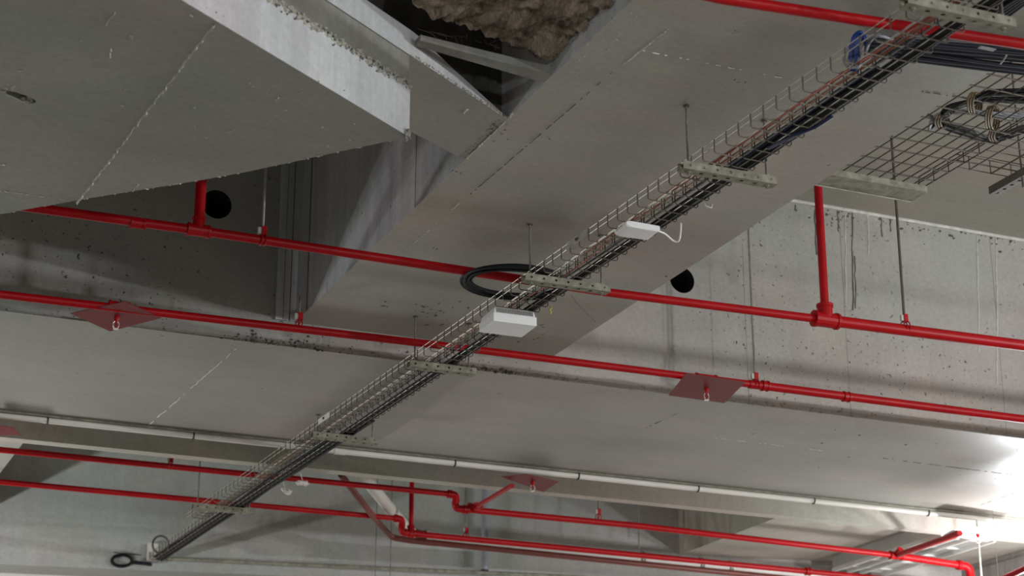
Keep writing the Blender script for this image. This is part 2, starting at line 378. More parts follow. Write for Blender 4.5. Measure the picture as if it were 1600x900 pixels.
# dark wall in the void
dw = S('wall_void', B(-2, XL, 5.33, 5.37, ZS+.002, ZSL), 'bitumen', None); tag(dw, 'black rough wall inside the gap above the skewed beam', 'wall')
ridge(dw, (2.06, 5.328, 4.25), (2.065, 5.328, 4.40), .006, .004, 'joint_dark', seg=6, name='crack')
# lintel strip in the gap
lt = S('concrete_lintel', prism([(1.84, 4.93), (2.285, 4.93), (2.285, 4.99), (1.84, 4.97)], 4.203, [4.255, 4.232, 4.232, 4.255]), 'upper_band', None)
for v in lt.data.vertices:
    if v.co.z < 4.21 and v.co.x < 2: v.co.z = 4.236
tag(lt, 'narrow concrete strip crossing the gap under the earth', 'lintel', kind='structure')
# lumpy earth / foam
bm = bmesh.new(); nx, ny = 90, 110; import mathutils
G = []
for i in range(nx+1):
    row = []
    for j in range(ny+1):
        u = i/nx; v = j/ny
        # jagged left rim, then straight to the beam face
        y = 3.72+v*1.235-.10*(1-u)*v
        xl = 1.76+.05*math.sin(y*7+1)+.030*math.sin(y*23)+.012*math.sin(y*61)+max(0, y-4.72)*.5
        x = xl+u*(XL-.002-xl)
        h = -abs(mathutils.noise.noise(Vector((x*9+y*10, y*5-x*4, 3))))*.050+mathutils.noise.fractal(Vector((x*34+y*20, y*16-x*10, 5)), .8, 2.1, 4)*.013
        z = 4.300+h+.16*max(0, .12-u)-.034*u**3+.012*(1-v)
        y += mathutils.noise.noise(Vector((x*22, 1, 7)))*.03*v
        row.append(bm.verts.new((x, y, z)))
    G.append(row)
for i in range(nx):
    for j in range(ny): bm.faces.new((G[i][j], G[i+1][j], G[i+1][j+1], G[i][j+1]))
top = [[bm.verts.new((G[i][j].co.x, G[i][j].co.y, 4.62)) for j in (0, ny)] for i in (0, nx)]
bm.faces.new((top[0][0], top[1][0], top[1][1], top[0][1]))
for seq, a, b_ in (([G[i][0] for i in range(nx+1)], top[0][0], top[1][0]), ([G[i][ny] for i in range(nx+1)], top[0][1], top[1][1]),
                   (G[0], top[0][0], top[0][1]), (G[nx], top[1][0], top[1][1])):
    bm.faces.new(list(seq)+[b_, a])
er = obj('earth_mass', bm, 'earth', smooth=False); tag(er, 'brown lumpy earth bulging down through the gap in the slab', 'earth', kind='stuff')
ro = thing('rebar_tangle', 'dark thin rebar ends poking out between earth and concrete strip', 'rebar', (2.1, 4.93, 4.26)); 
for k in range(16):
    x = 1.86+k*.02+random.uniform(-.01, .01)-2.1; z = .0
    obj('rebar_end', T([(x, .05, z+.04), (x+random.uniform(-.02, .05), random.uniform(-.01, .03), z+random.uniform(-.004, .03))], .0014, 5), 'darkwire', ro)
edge = bits(beam1, [Vector((XL-.001, random.uniform(3.9, 4.95), ZS+.045+random.uniform(.0, .03))) for _ in range(200)], .006, 'chip', 'chipped_edge', .5)
bits(beam1, [Vector((XL+random.uniform(0, .08)**1.0, random.uniform(4.2, 4.95), ZS)) for _ in range(60)], .005, 'spat', 'cement_spatter', .2)
# groove column in the corner of the left bay
cc = S('trim_1', B(2.19, XL+.01, 7.585, YA+.01, ZS, ZSL), 'face_lit', None); tag(cc, 'upright concrete corner strip in the left bay', 'trim')
obj('groove', B(2.25, 2.254, 7.584, 7.59, ZS, ZSL), 'joint_dark', cc); obj('groove', B(2.222, 2.224, 7.584, 7.59, ZS, ZSL), 'joint_dark', cc)
obj('groove', B(XL-.0015, XL+.002, 7.42, 7.432, ZS, ZSL), 'joint_dark', cc)
# vertical form joints on beam side face
for y in (6.13,): obj('form_joint', B(XL-.0008, XL+.01, y, y+.003, ZS, 4.95), 'joint_dark', beam1)
# soffit joints of main beam, Y-parallel and crosswise
for a, b_, wd, gp, m_ in (((1045, 45), (975, 100), .009, .1, 'joint'), ((960, 110), (850, 205), .004, .25, 'joint_dark'), ((850, 205), (735, 303), .005, .15, 'joint_dark'),
                     ((718, 317), (706, 328), .008, .1, 'joint'), ((683, 348), (630, 395), .007, .25, 'joint'),
                     ((1000, 78), (1225, 122), .005, .45, 'joint'), ((1440, 143), (1530, 156), .006, .2, 'joint_dark')):
    ridge(beam1, at(*a, 2, ZS), at(*b_, 2, ZS), wd, .003, m_, seg=60, gap=gp)
for c, mm_ in (((592, 394), 'joint'), ((835, 372), 'joint'), ((857, 383), 'joint'), ((858, 215), 'joint_dark'), ((715, 268), 'joint_dark'), ((1155, 128), 'joint_dark'), ((674, 388), 'joint_dark'), ((1150, 50), 'joint_dark'), ((535, 458), 'joint'), ((626, 439), 'joint'), ((1045, 432), 'joint_dark'), ((980, 445), 'joint')):
    p = at(*c, 2, ZS); bits(beam1, [p+Vector((random.uniform(-.025, .025), random.uniform(-.012, .012), 0)) for _ in range(5)], .004, 'spat' if mm_ == 'joint' else mm_, 'cement_spatter', .3)
scatter(beam1, ZS-.0005, [(590, 470, 720, 510), (640, 480, 780, 510), (790, 505, 850, 535)], 60, .006, 'joint_dark', 'dark_specks')
scatter(beam1, ZS-.0005, [(1200, 225, 1400, 300), (700, 200, 1000, 500)], 26, .004, 'spat')
# lower beam soffit joints
for a, b_, wd, gp, m_ in (((375, 540), (232, 665), .013, .12, 'joint'), ((1118, 684), (1285, 704), .020, .30, 'joint'), ((1380, 716), (1585, 742), .015, .30, 'joint_dark'),
                     ((60, 573), (230, 590), .006, .5, 'joint'), ((1600, 765), (1500, 800), .005, .3, 'joint'), ((1010, 668), (1060, 645), .005, .4, 'joint_dark'), ((850, 655), (900, 640), .004, .4, 'joint')):
    ridge(beamA, at(*a, 2, ZA), at(*b_, 2, ZA), wd, .003, m_, seg=60, gap=gp)
scatter(beamA, ZA-.0005, [(1240, 680, 1590, 760), (1100, 640, 1590, 800)], 22, .006, 'joint_dark', 'dark_specks')
scatter(beamA, ZA-.0005, [(0, 500, 600, 640), (700, 600, 1100, 720)], 26, .006, 'spat')
# honeycombed lower edge of the front face
ln = [Vector((random.choice((random.uniform(1.6, 3.2), random.uniform(2.9, 3.7), random.uniform(3.9, 5.2), random.uniform(2.0, 2.35))), YA-.001, ZA+abs(random.gauss(0, .012)))) for _ in range(260)]
bits(beamA, ln, .006, 'chip', 'honeycombed_edge', .8)
bits(beamA, [Vector((3.15+random.gauss(0, .10), YA-.001, ZA+abs(random.gauss(0, .012)))) for _ in range(60)], .006, 'joint_dark', 'dark_specks', .8)
bits(beamA, [Vector((2.2+random.gauss(0, .12), YA-.001, ZA+abs(random.gauss(0, .02)))) for _ in range(50)], .006, 'joint_dark', 'dark_specks', .8)
# faint panel joints + drips on the tall right face
for px in (1170, 1328, 1568): 
    p = at(px, 620, 1, YA); obj('form_joint', B(p.x-.001, p.x+.001, YA-.0012, YA+.01, ZA, ZSL if px > 1200 else 4.9), 'zincdirty', beamA)
for px, y0, y1 in ((1320, 335, 480), (1331, 330, 485), (1335, 400, 482), (1355, 335, 398), (1308, 330, 362), (1273, 328, 398), (1527, 358, 550), (1556, 365, 600), (1242, 320, 330), (1376, 335, 370), (1390, 340, 362)):
    a = at(px, y0, 1, YA); b_ = at(px+2, y1, 1, YA)
    pts = [a.lerp(b_, t/8)+Vector((random.uniform(-.004, .004), -.001, 0)) for t in range(9)]
    obj('cement_drip', T(pts, [.0045*random.uniform(.5, 1) for _ in pts], 5), 'joint' if px in (1320, 1355, 1556, 1527) else 'joint_dark', beamA)
bits(beamA, [Vector((random.uniform(4.9, 6.4), YA-.001, ZSL-abs(random.gauss(0, .035)))) for _ in range(110)], .007, 'joint_dark', 'dark_specks', .8)
fil = obj('trim_2', T([(4.2, YA-.004, ZSL-.006), (9, YA-.004, ZSL-.006)], .011, 6), 'joint'); tag(fil, 'pale cement fillet where front face meets the high slab', 'trim', kind='structure')

# ================================================================= red pipes
def pipe_seg(name, pts, r, root, mat='red', n=16): return obj(name, T(pts, r, n), mat, root, True)
def coupling(p, d, r, L, root, mat='red', name='coupling'):
    p = Vector(p); d = Vector(d).normalized()
    bm = T([p-d*L/2, p+d*L/2], r, 16)
    for s in (-1, 1): tube(bm, [p+d*(s*L/2-.006*s), p+d*(s*L/2+.002*s)], r*1.13, 16)
    return obj(name, bm, mat, root)
def tee(p, dx, r, root, up=Vector((0, 0, 1)), mat='red'):
    p = Vector(p); d = Vector(dx).normalized(); k = r*1.30
    bm = T([p-d*r*2.3, p+d*r*2.3], k, 16); tube(bm, [p, p+up*r*2.6], k, 16)
    for a, b_ in ((p-d*r*2.4, p-d*r*1.9), (p+d*r*1.9, p+d*r*2.4), (p+up*r*2.2, p+up*r*2.8)): tube(bm, [a, b_], k*1.12, 16)
    return obj('tee_fitting', bm, mat, root)
def hanger(px_top, top_z, p, r, label, rodmat='rod', stub=True, group='threaded rod pipe hangers'):
    """rod from the concrete above down to a clamp round the pipe at p"""
    p = Vector(p); t = thing('pipe_hanger', label, 'hanger', p)
    obj('rod', T([(0, 0, r+.012), (px_top, 0, top_z-p.z)], .0060 if rodmat == 'darkwire' else .0046, 8), rodmat, t)
    bm = bmesh.new()
    ring = [Vector((0, math.cos(a)*(r+.003), math.sin(a)*(r+.003))) for a in [i*math.pi/10 for i in range(20)]]
    tube(bm, [q+Vector((-.008, 0, 0)) for q in ring], .0028, 5, True); tube(bm, [q+Vector((.008, 0, 0)) for q in ring], .0028, 5, True)
    obj('clamp', bm, 'red', t)
    if stub: cs_ = obj('clamp_strap', B(-.006, .014, -.009, .009, r, r+.035), 'red', t); obj('nut', B(-.018, -.006, -.006, .006, r+.004, r+.030), 'zinc', cs_)
    return t
Y1 = 6.43; Z1 = 4.10
p1 = thing('red_pipe', 'upper long red pipe crossing behind the wire tray, with two risers', 'pipe', (.6, Y1, Z1))
def rel(root, *pts): return [Vector(p)-root.location for p in pts]
t1 = at(310, 360, 1, Y1); t2 = at(1290, 500, 1, Y1)
z1a = at(80, 330, 1, Y1); z1b = at(950, 457, 1, Y1)
Lz = [(.62, Y1, t1.z), (t2.x, Y1, t2.z)]
pipe_seg('pipe_run', rel(p1, (.62, Y1, at(80, 330, 1, Y1).z), (t1.x, Y1, t1.z), (z1b.x, Y1, z1b.z), (t2.x, Y1, t2.z)), .0175, p1)
e = at(1600, 540, 1, Y1); e2 = Vector((t2.x+(e.x-t2.x)*4, Y1, t2.z+(e.z-t2.z)*4*.3))
pipe_seg('pipe_run', rel(p1, t2, e, e2), .0245, p1)
for tt, r, rx in ((t1, .0175, .02), (t2, .0245, .018)):
    q = rel(p1, tt)[0]; tee(q, (1, 0, 0), r, p1)
    pipe_seg('riser', [q+Vector((0, 0, .02)), q+Vector((0, 0, ZSL-tt.z-.005))], rx, p1)
q = rel(p1, at(950, 457, 1, Y1))[0]
coupling(rel(p1, at(215, 349, 1, Y1))[0], (1, 0, 0), .019, .05, p1)
hanger(0, ZSL, at(410, 375, 1, Y1), .0175, 'pipe hanger rod in dark left bay right of the black wall hole', 'zinc')
hanger(0, ZSL, at(1414, 512, 1, Y1), .0245, 'long black rod holding upper red pipe at the right of the frame', 'darkwire')
Z2 = 4.08; Y2 = 7.26
p2 = thing('red_pipe', 'second red pipe close in front of the crosswise beam, carrying two red plates', 'pipe', (.5, Y2, 4.08))
a = at(0, 460, 1, Y2); b_ = at(700, 541, 1, Y2); c = at(1170, 600, 1, Y2); d_ = at(1600, 655, 1, Y2)
pipe_seg('pipe_run', rel(p2, a-(b_-a)*.4, a, b_, c), .0165, p2)
pipe_seg('pipe_run', rel(p2, c, d_, d_+(d_-c)*.6), .020, p2)
for px, py in ((1195, 603), (1322, 620)): coupling(rel(p2, at(px, py, 1, Y2))[0], (1, 0, 0), .0225, .03, p2)
coupling(rel(p2, at(1103, 592, 1, Y2))[0], (1, 0, 0), .021, .10, p2)
coupling(rel(p2, at(186, 479, 1, Y2))[0], (1, 0, 0), .020, .08, p2)
hanger(0, ZSL, at(1180, 600, 1, Y2), .0185, 'rod right of the white junction box dropping to the second red pipe', 'zincdirty')
h = hanger(0, ZS, at(467, 507, 1, Y2), .0165, 'short rod stub on the second red pipe below the bay corner', 'rod')
# ---- sprinkler heads with square red plates
def sprinkler(loc, corners, label, platemat='redplate', top=None, headz=-.055):
    loc = Vector(loc); t = thing('sprinkler_head', label, 'sprinkler', loc, 'sprinkler heads with square heat plates')
    bm = bmesh.new(); lo = [bm.verts.new((c.x-loc.x, c.y-loc.y, 0)) for c in corners]; hi = [bm.verts.new((c.x-loc.x, c.y-loc.y, .002)) for c in corners]
    bm.faces.new(lo[::-1]); bm.faces.new(hi)
    for i in range(4): bm.faces.new((lo[i], lo[(i+1) % 4], hi[(i+1) % 4], hi[i]))
    obj('heat_plate', bm, platemat, t)
    obj('nipple', T([(0, 0, (top or .05)), (0, 0, -.012)], .011, 12), 'red', t)
    obj('body', T([(0, 0, -.010), (0, 0, -.022)], [.012, .008], 12), 'red', t)
    bm = bmesh.new()
    for s in (-1, 1): tube(bm, [(s*.006, 0, -.02), (s*.012, 0, -.030), (s*.011, 0, -.042), (s*.003, 0, -.052)], .0022, 6)
    yk = obj('yoke', bm, 'glass', t); obj('bulb', T([(0, 0, -.022), (0, 0, -.05)], .0022, 8), 'red', yk)
    obj('deflector', T([(0, 0, -.052), (0, 0, -.054)], .012, 12), 'glass', t)
    return t
zp = 4.035
cs = [at(*c, 2, zp) for c in ((110, 490), (195, 471), (252, 497), (172, 518))]; c0 = sum(cs, Vector())/4
sprinkler((c0.x, c0.y, zp), cs, 'sprinkler under a diamond-turned red plate at left below second pipe', top=.045)
cs = [at(*c, 2, zp) for c in ((1072, 583), (1165, 597), (1132, 630), (1045, 618))]; c0 = sum(cs, Vector())/4
sprinkler((c0.x, c0.y, zp), cs, 'sprinkler under a red plate right of centre below second pipe', top=.045)
# ---- pipes 3 and 4, far side
def jog_pipe(name, label, Y, zl, zr, pxj, py_l, py_r, rl, rr, xs, xe, endelbow=False):
    t = thing(name, label, 'pipe', (xs, Y, zl)); a = at(pxj, py_l, 1, Y); b_ = at(pxj+8, py_r, 1, Y)
    z_r = b_.z
    pipe_seg('pipe_run', rel(t, (xs, Y, a.z), (a.x, Y, a.z)), rl, t)
    pts = rel(t, (a.x-.01, Y, a.z), (a.x+.025, Y, a.z-.004), (a.x+.034, Y, a.z-.025), (b_.x-.002, Y, z_r+.02), (b_.x+.012, Y, z_r), (b_.x+.05, Y, z_r-.002))
    obj('elbow', T(smooth_path(pts, 5), rl*1.28, 14), 'red', t, True)
    for q in (a, Vector((a.x+.034, Y, a.z-.028)), Vector((b_.x+.055, Y, z_r-.003))):
        pass
    coupling(rel(t, (a.x-.006, Y, a.z))[0], (1, 0, 0), rl*1.3, .018, t); coupling(rel(t, (b_.x+.06, Y, z_r-.002))[0], (1, 0, 0), rr*1.25, .025, t)
    return t, a, b_
Y3 = 9.96; Y4 = 10.75
t3, a3, b3 = jog_pipe('red_pipe', 'third red pipe with a step-down elbow, ending in a corner elbow at right', Y3, 4.10, 3.88, 704, 772, 794, .0165, .0185, .2, 7)
e3 = at(1400, 868, 1, Y3); f3 = at(1500, 883, 1, Y3)
pipe_seg('pipe_run', rel(t3, (b3.x+.05, Y3, b3.z-.002), at(1000, 822, 1, Y3), e3), .0185, t3)
pipe_seg('pipe_run', rel(t3, e3, f3), .023, t3)
obj('elbow', T(smooth_path(rel(t3, f3, f3+Vector((.045, 0, -.004)), f3+Vector((.07, 0, -.03)), f3+Vector((.074, 0, -.09))), 6), .027, 14), 'red', t3, True)
pipe_seg('drop_pipe', rel(t3, f3+Vector((.074, 0, -.08)), f3+Vector((.074, 0, -.5))), .022, t3)
coupling(rel(t3, f3+Vector((-.01, 0, 0)))[0], (1, 0, 0), .028, .02, t3)
tee(rel(t3, e3)[0], (1, 0, 0), .019, t3, Vector((.25, -.8, .5)).normalized())
# branch arms to sprinkler plates
s3 = at(742, 793, 1, Y3); s3e = at(800, 759, 1, 9.1)
pipe_seg('branch_arm', rel(t3, s3, s3e), .0135, t3)
tee(rel(t3, s3)[0], (1, 0, 0), .0175, t3, (s3e-s3).normalized())
s4e = at(1500, 833, 1, 9.1); pipe_seg('branch_arm', rel(t3, e3, s4e), .018, t3)
cs = [at(*c, 2, 4.00) for c in ((783, 745), (823, 741), (873, 753), (849, 769))]; c0 = sum(cs, Vector())/4
sprinkler((c0.x, c0.y, 4.0), cs, 'sprinkler under a small faded red plate by the pale conduit', top=.02)
cs = [at(*c, 2, 3.97) for c in ((1470, 836), (1508, 821), (1590, 833), (1542, 846))]; c0 = sum(cs, Vector())/4
sprinkler((c0.x, c0.y, 3.97), cs, 'sprinkler under a plate coloured white for lamp glare at lower right', 'white', top=.02)  # white colour stands in for lamp glare on this plate
cs = [at(*c, 2, 4.00) for c in ((-45, 660), (20, 668), (33, 680), (-40, 680))]; c0 = sum(cs, Vector())/4
sprinkler((c0.x, c0.y, 4.0), cs, 'sprinkler under a red plate cut by the left frame edge below the conduit', top=.02)
t4, a4, b4 = jog_pipe('red_pipe', 'lowest red pipe with a step-down elbow and a short riser', Y4, 4.08, 3.87, 620, 810, 832, .0165, .0185, .2, 7)
e4 = at(1262, 893, 1, Y4)
pipe_seg('pipe_run', rel(t4, (b4.x+.05, Y4, b4.z-.002), at(900, 858, 1, Y4), e4, e4+(e4-b4)*.6), .0185, t4)
r4 = at(642, 833, 1, Y4); pipe_seg('riser', rel(t4, r4, (r4.x, Y4, ZSL)), .0145, t4); tee(rel(t4, r4)[0], (1, 0, 0), .0165, t4)
coupling(rel(t4, e4)[0], (1, 0, 0), .024, .03, t4)
# hangers on them
for (px, py, Y, r, lab) in ((935, 809, Y3, .0185, 'hanger with pale tip on third red pipe right of the small red plate'),
                            (728, 838, Y4, .0185, 'hanger with pale tip on lowest red pipe just right of its riser'),
                            (266, 727, Y3, .0165, 'hanger on third red pipe near the left, above the tray end'),):
    hanger(0, ZSL, at(px, py, 1, Y), r, lab, 'zincdirty')

# ================================================================= white conduit
YC = 9.135; ZC = 4.066
cdt = thing('pvc_conduit', 'pale plastic conduit running the whole width along the lower beam edge', 'conduit', (0, YC, ZC))
joints = [-.9, 1.52, 2.24]+[at(px, py, 1, YC).x for px, py in ((710, 725), (903, 745), (1090, 764), (1271, 786), (1450, 806))]+[8.8]
for i in range(len(joints)-1): obj('conduit_length', T([(joints[i], 0, 0), (joints[i+1], 0, 0)], .0165, 16), 'conduit', cdt, True)
q = at(530, 712, 1, YC); obj('conduit_socket', T([(q.x-.03, 0, 0), (q.x+.03, 0, 0)], .020, 16), 'conduit', cdt, True)
for x in joints[1:-1]:
    ring = [Vector((x, math.cos(k*math.pi/8)*.0185, math.sin(k*math.pi/8)*.0185)) for k in range(16)]
    bm = bmesh.new(); tube(bm, ring, .004, 6, True); box(bm, x-.004, x+.004, -.018, -.006, .012, .022)
    obj('pipe_clip', bm, 'rubber', cdt)
# thin ledge line beside conduit
obj('conduit_length', T([(-.9, -.035, .012), (8.8, -.035, .012)], .005, 8), 'zincdirty', cdt)

# ================================================================= tray supports
def perforated(bm, L, H, nh, org, du, dv, rh):
    """plate L x H with nh octagonal holes; org corner, du / dv unit vectors"""
    cw = L/nh
    for k in range(nh):
        u0 = k*cw; cx = u0+cw/2; cy = H/2
        per = [(u0, 0), (cx, 0), (u0+cw, 0), (u0+cw, cy), (u0+cw, H), (cx, H), (u0, H), (u0, cy)]
        an = [225, 270, 315, 0, 45, 90, 135, 180]
        o_ = [bm.verts.new(org+du*p[0]+dv*p[1]) for p in per]
        i_ = [bm.verts.new(org+du*(cx+rh*math.cos(math.radians(a_)))+dv*(cy+rh*math.sin(math.radians(a_)))) for a_ in an]
        for j in range(8): bm.faces.new((o_[j], o_[(j+1) % 8], i_[(j+1) % 8], i_[j]))
def strut(t, L, h=.026, d=.040, mat='zincdirty', name='strut_channel'):
    bm = bmesh.new(); nh = max(4, round(L/.048)); X = Vector((1, 0, 0)); Y = Vector((0, 1, 0)); Z = Vector((0, 0, 1))
    perforated(bm, L, h, nh, Vector((0, 0, 0)), X, Z, .0048)
    perforated(bm, L, d, nh, Vector((0, 0, 0)), X, Y, .008)
    for a_ in (((0, d, 0), (L, d, 0), (L, d, h), (0, d, h)),): bm.faces.new([bm.verts.new(p) for p in a_])
    for yy, y2 in ((0, .009), (d-.009, d)): bm.faces.new([bm.verts.new(p) for p in ((0, yy, h), (L, yy, h), (L, y2, h), (0, y2, h))])
    bmesh.ops.remove_doubles(bm, verts=bm.verts, dist=1e-5); me = from_bm(bm, name); o = link(name, me, mat, t)
    md = o.modifiers.new('s', 'SOLIDIFY'); md.thickness = .002; md.offset = 0
    return o
ZT = 4.0
brk = [  # px,py left end; px,py right end ; label
 ((1408, 12), (1600, 34), 'perforated strut bracket at top right corner in front of the top red pipe'),
 ((1068, 262), (1215, 288), 'perforated strut bracket right of and above the smaller white box'),
 ((820, 437), (955, 455), 'perforated strut bracket crossing the upper red pipe beside the black cable coil'),
 ((640, 572), (745, 584), 'perforated strut bracket crossing just below the second red pipe'),
 ((489, 682), (592, 693), 'perforated strut bracket just above the pale conduit'),
 ((303, 793), (397, 803), 'perforated strut bracket on the lowest red pipe line near the tray end')]
brk_y = []
for (l, r_, lab) in brk:
    a = at(*l, 2, ZT-.030); b_ = at(*r_, 2, ZT-.030); L = min(.37, b_.x-a.x); yb = (a.y+b_.y)/2; brk_y.append(yb)
    t = thing('tray_bracket', lab, 'bracket', (a.x, yb, ZT-.030), 'strut brackets under the wire tray')
    strut(t, L)
    for x in (.028, L-.028):
        ztop = (ZS if yb < YA else (ZA if yb < YB else ZSL))-(ZT-.030)
        rd_ = obj('rod', T([(x, .02, -.012), (x, .02, ztop)], .0036, 8), 'rod', t)
        for zz in (-.006, .030): obj('nut', T([(x, .02, zz), (x, .02, zz+.006)], .008, 6), 'zincdirty', rd_)
        if ztop < 1: obj('ceiling_anchor', T([(x, .02, ztop-.004), (x, .02, ztop)], .011, 8), 'darkwire', t)

# ================================================================= long wire trays (two side by side)
SL = -.0285
def tx(y): return 2.75+SL*(y-4.96)
TROT = math.atan(-SL)           # tray axis rotated slightly from +Y
Y0T = 3.25
def wire_tray(name, label, off, width, h, yend, hooks_dy=.072):
    t = thing(name, label, 'cable tray', (tx(Y0T)+off, Y0T, ZT), rz=TROT)
    L = (yend-Y0T)/math.cos(TROT)
    def lw(x, z, nm='long_wire', m='wire', rr=.0016): obj(nm, T([(x, 0, z), (x, L, z)], rr, 6), m, t)
    for x in (0, width):
        lw(x, h); lw(x, h*.55)
    for k in range(1, 3): lw(width*k/3, .002, m='hookwire' if k == 2 else 'wire')
    hk = T([(-.002, 0, h), (-.002, 0, .006), (.004, 0, 0), (width-.004, 0, 0), (width+.002, 0, .006), (width+.002, 0, h)], .0021, 5)
    me = from_bm(hk, 'cross_wire'); me.materials.append(MT['hookwire' if off < .1 else 'darkwire'])
    n = min(299, int(L/hooks_dy))
    for i in range(n):
        o = bpy.data.objects.new('cross_wire', me); C.objects.link(o); o.parent = t; o.location = (0, .02+i*hooks_dy, 0)
    return t
tl = wire_tray('wire_cable_tray', 'left wire basket tray carrying few orange cables, diagonal across the picture', .055, .09, .046, 10.80)
tr = wire_tray('wire_cable_tray', 'right wire basket tray packed with black cables, diagonal across the picture', .157, .085, .046, 12.10)
# splice plates on left tray wall
for px, py in ((895, 383), (525, 643)):
    p = at(px, py, 0, 2.76); y = p.y; L = .16
    sp_ = obj('splice_plate', B(-.006, -.004, y-Y0T-L/2, y-Y0T+L/2, .020, .048), 'zinc' if px > 600 else 'offwhite', tl)
    obj('bolt', T([(-.012, y-Y0T, .034), (0, y-Y0T, .034)], .006, 6), 'darkwire', sp_)
# cables in the trays
def trp(off, y, dz): return Vector((tx(y)+off, y, ZT+dz))
def run(name, lab, off, dz, r, mat, y0, y1, amp=.004, group='black cables in the right wire tray', cat='cable', sag=.0):
    pts = []; n = int((y1-y0)/.22)+2; ph = random.uniform(0, 6)
    for i in range(n):
        y = y0+(y1-y0)*i/(n-1); pts.append(trp(off+amp*math.sin(y*2.1+ph)+amp*.5*math.sin(y*5.3+ph), y, dz+amp*.4*math.sin(y*3.7+ph)))
    o = obj(name, T(smooth_path(pts, 3), r, 7), mat, None, True); return tag(o, lab, cat, group)
blk = [(.196, .009), (.206, .010), (.216, .009), (.226, .010), (.201, .019), (.212, .020), (.222, .019), (.232, .018)]
for i, (o_, z_) in enumerate(blk):
    run('black_cable', 'black cable lying in the bundle along the whole right wire tray', o_, z_, .0062, 'black', 3.3, 12.0, .003)
for i, (o_, z_) in enumerate(((.238, .003), (.246, .012), (.252, .022), (.243, .030), (.190, .022))):
    run('black_cable', 'one of the black cables joining the bundle on its outer side past the pale conduit', o_, z_, .0065, 'black', 8.3+.1*i, 12.0, .004, group='outer black cables at the far end of the right tray')
run('grey_cable', 'thin grey cable lying on top of the black cables in the right tray', .190, .036, .0035, 'grey', 3.3, 11.8, .006, group=None)
run('grey_cable', 'pale thin cable near the middle of the right tray', .168, .018, .003, 'ltgrey', 3.3, 10.8, .003, group=None)
for i, (o_, y0, y1) in enumerate(((.110, 3.3, 7.0), (.122, 3.3, 5.9), (.100, 3.3, 5.2))):
    run('orange_cable', ('long thin orange cable weaving along the left wire tray', 'orange cable beside the long one, ending near the smaller white box', 'short orange cable in the left tray near the top right')[i], o_, .007, .0026, 'orange', y0, y1, .020 if i == 0 else .008, group=None)
run('tan_cable', 'tan cable resting in the lower half of the left wire tray', .118, .008, .0040, 'browncable', 6.6, 10.7, .006, group=None)
run('tan_cable', 'second tan cable on the floor of the left tray, nearer the conduit', .085, .007, .0032, 'browncable', 7.6, 10.7, .008, group=None)
# dark blue bundle draped in tray and blue loops
def cable(name, lab, pts, r, mat, cat='cable', group=None, n=8, k=7, closed=False):
    o = obj(name, T(smooth_path(pts, k, closed), r, n, closed), mat, None, True); return tag(o, lab, cat, group)
for i in range(6):
    of = .198+.011*(i % 3); dz = .030+.009*(i//3)
    cable('blue_cable', 'one of the dark blue cables bunched over the black ones near the top right',
          [trp(of, 4.18+.02*i, dz), trp(of+.004, 4.35, dz+.004), trp(of-.003, 4.6, dz), trp(of, 4.9, dz-.004), trp(of+.002, 5.05+.02*i, dz-.012)], .0058, 'dkblue' if i != 2 else 'blue', group='dark blue cables over the right tray')
cable('blue_cable', 'blue cable under the dark bundle, peeking below the right tray', [at(1200, 232, 2, 3.995), at(1240, 212, 2, 3.988), at(1275, 198, 2, 3.990), at(1300, 182, 2, 3.996)], .0055, 'dkblue')
bl = thing('cable_loop', 'bright blue cable loop standing up beside the left tray at top right', 'cable', tuple(at(1338, 80, 0, 2.87)))
gl = thing('cable_loop', 'light grey cable loop curling next to the blue loop at top right', 'cable', tuple(at(1350, 80, 0, 2.89)))
for i in range(7):
    y = 4.20+.006*i; x = 2.875+.0045*i; 
    pts = [at(1328+2.2*i, 112, 0, 2.875+.004*i), at(1329+2.2*i, 80, 0, 2.87+.003*i), at(1334+2*i, 57, 0, 2.87+.003*i), at(1345+1.0*i, 50+1.2*i, 0, 2.88+.003*i), at(1349+.6*i, 62+1.5*i, 0, 2.90)]
    m_ = ('blue', 'blue', 'dkblue', 'blue', 'blue', 'blue', 'dkblue')[i]
    obj('cable_turn', T(smooth_path([q_-bl.location for q_ in pts], 7), .0048, 8), m_, bl, True)
for i in range(5):
    pts = [at(1325+4*i, 106, 0, 2.86), at(1318+8*i, 92, 0, 2.86+.01*i), at(1330+7*i, 68, 0, 2.88+.01*i), at(1352+5*i, 56, 0, 2.91), at(1375+5*i, 54+2*i, 0, 2.97)]
    obj('cable_turn', T(smooth_path([q_-gl.location for q_ in pts], 7), .0038, 8), 'ltgrey', gl, True)
pts = [at(1285, 170, 2, 4.05), at(1292, 176, 2, 4.03), at(1303, 178, 2, 4.02), at(1318, 166, 2, 4.03), at(1338, 150, 2, 4.06)]
cable('grey_cable', 'white cable curve crossing the blue bundle in the tray', pts, .003, 'ltgrey')
# big black coil
coil = thing('cable_coil', 'big flat coil of black cable hanging beside and through the left wire tray', 'cable', (2.80, 6.50, 4.08))
for i in range(11):
    cpx = []; dr = random.uniform(0, 15); ph = random.uniform(0, 6); ph2 = random.uniform(0, 6)
    for k in range(16):
        a_ = 2*math.pi*k/16; wv = 1.6*math.sin(a_*2+ph)+1.0*math.sin(a_*3+ph2)
        px = 805+(84-dr+wv)*math.cos(a_); py = 441+(27-dr*.62+wv*.4)*math.sin(a_)+(px-805)*.045
        cpx.append(at(px, py, 2, 4.070+.006*(i % 4)))
    obj('cable_turn', T(smooth_path([q_-coil.location for q_ in cpx], 5, True), .0062, 7, True), 'navy' if i % 2 else 'black', coil, True)
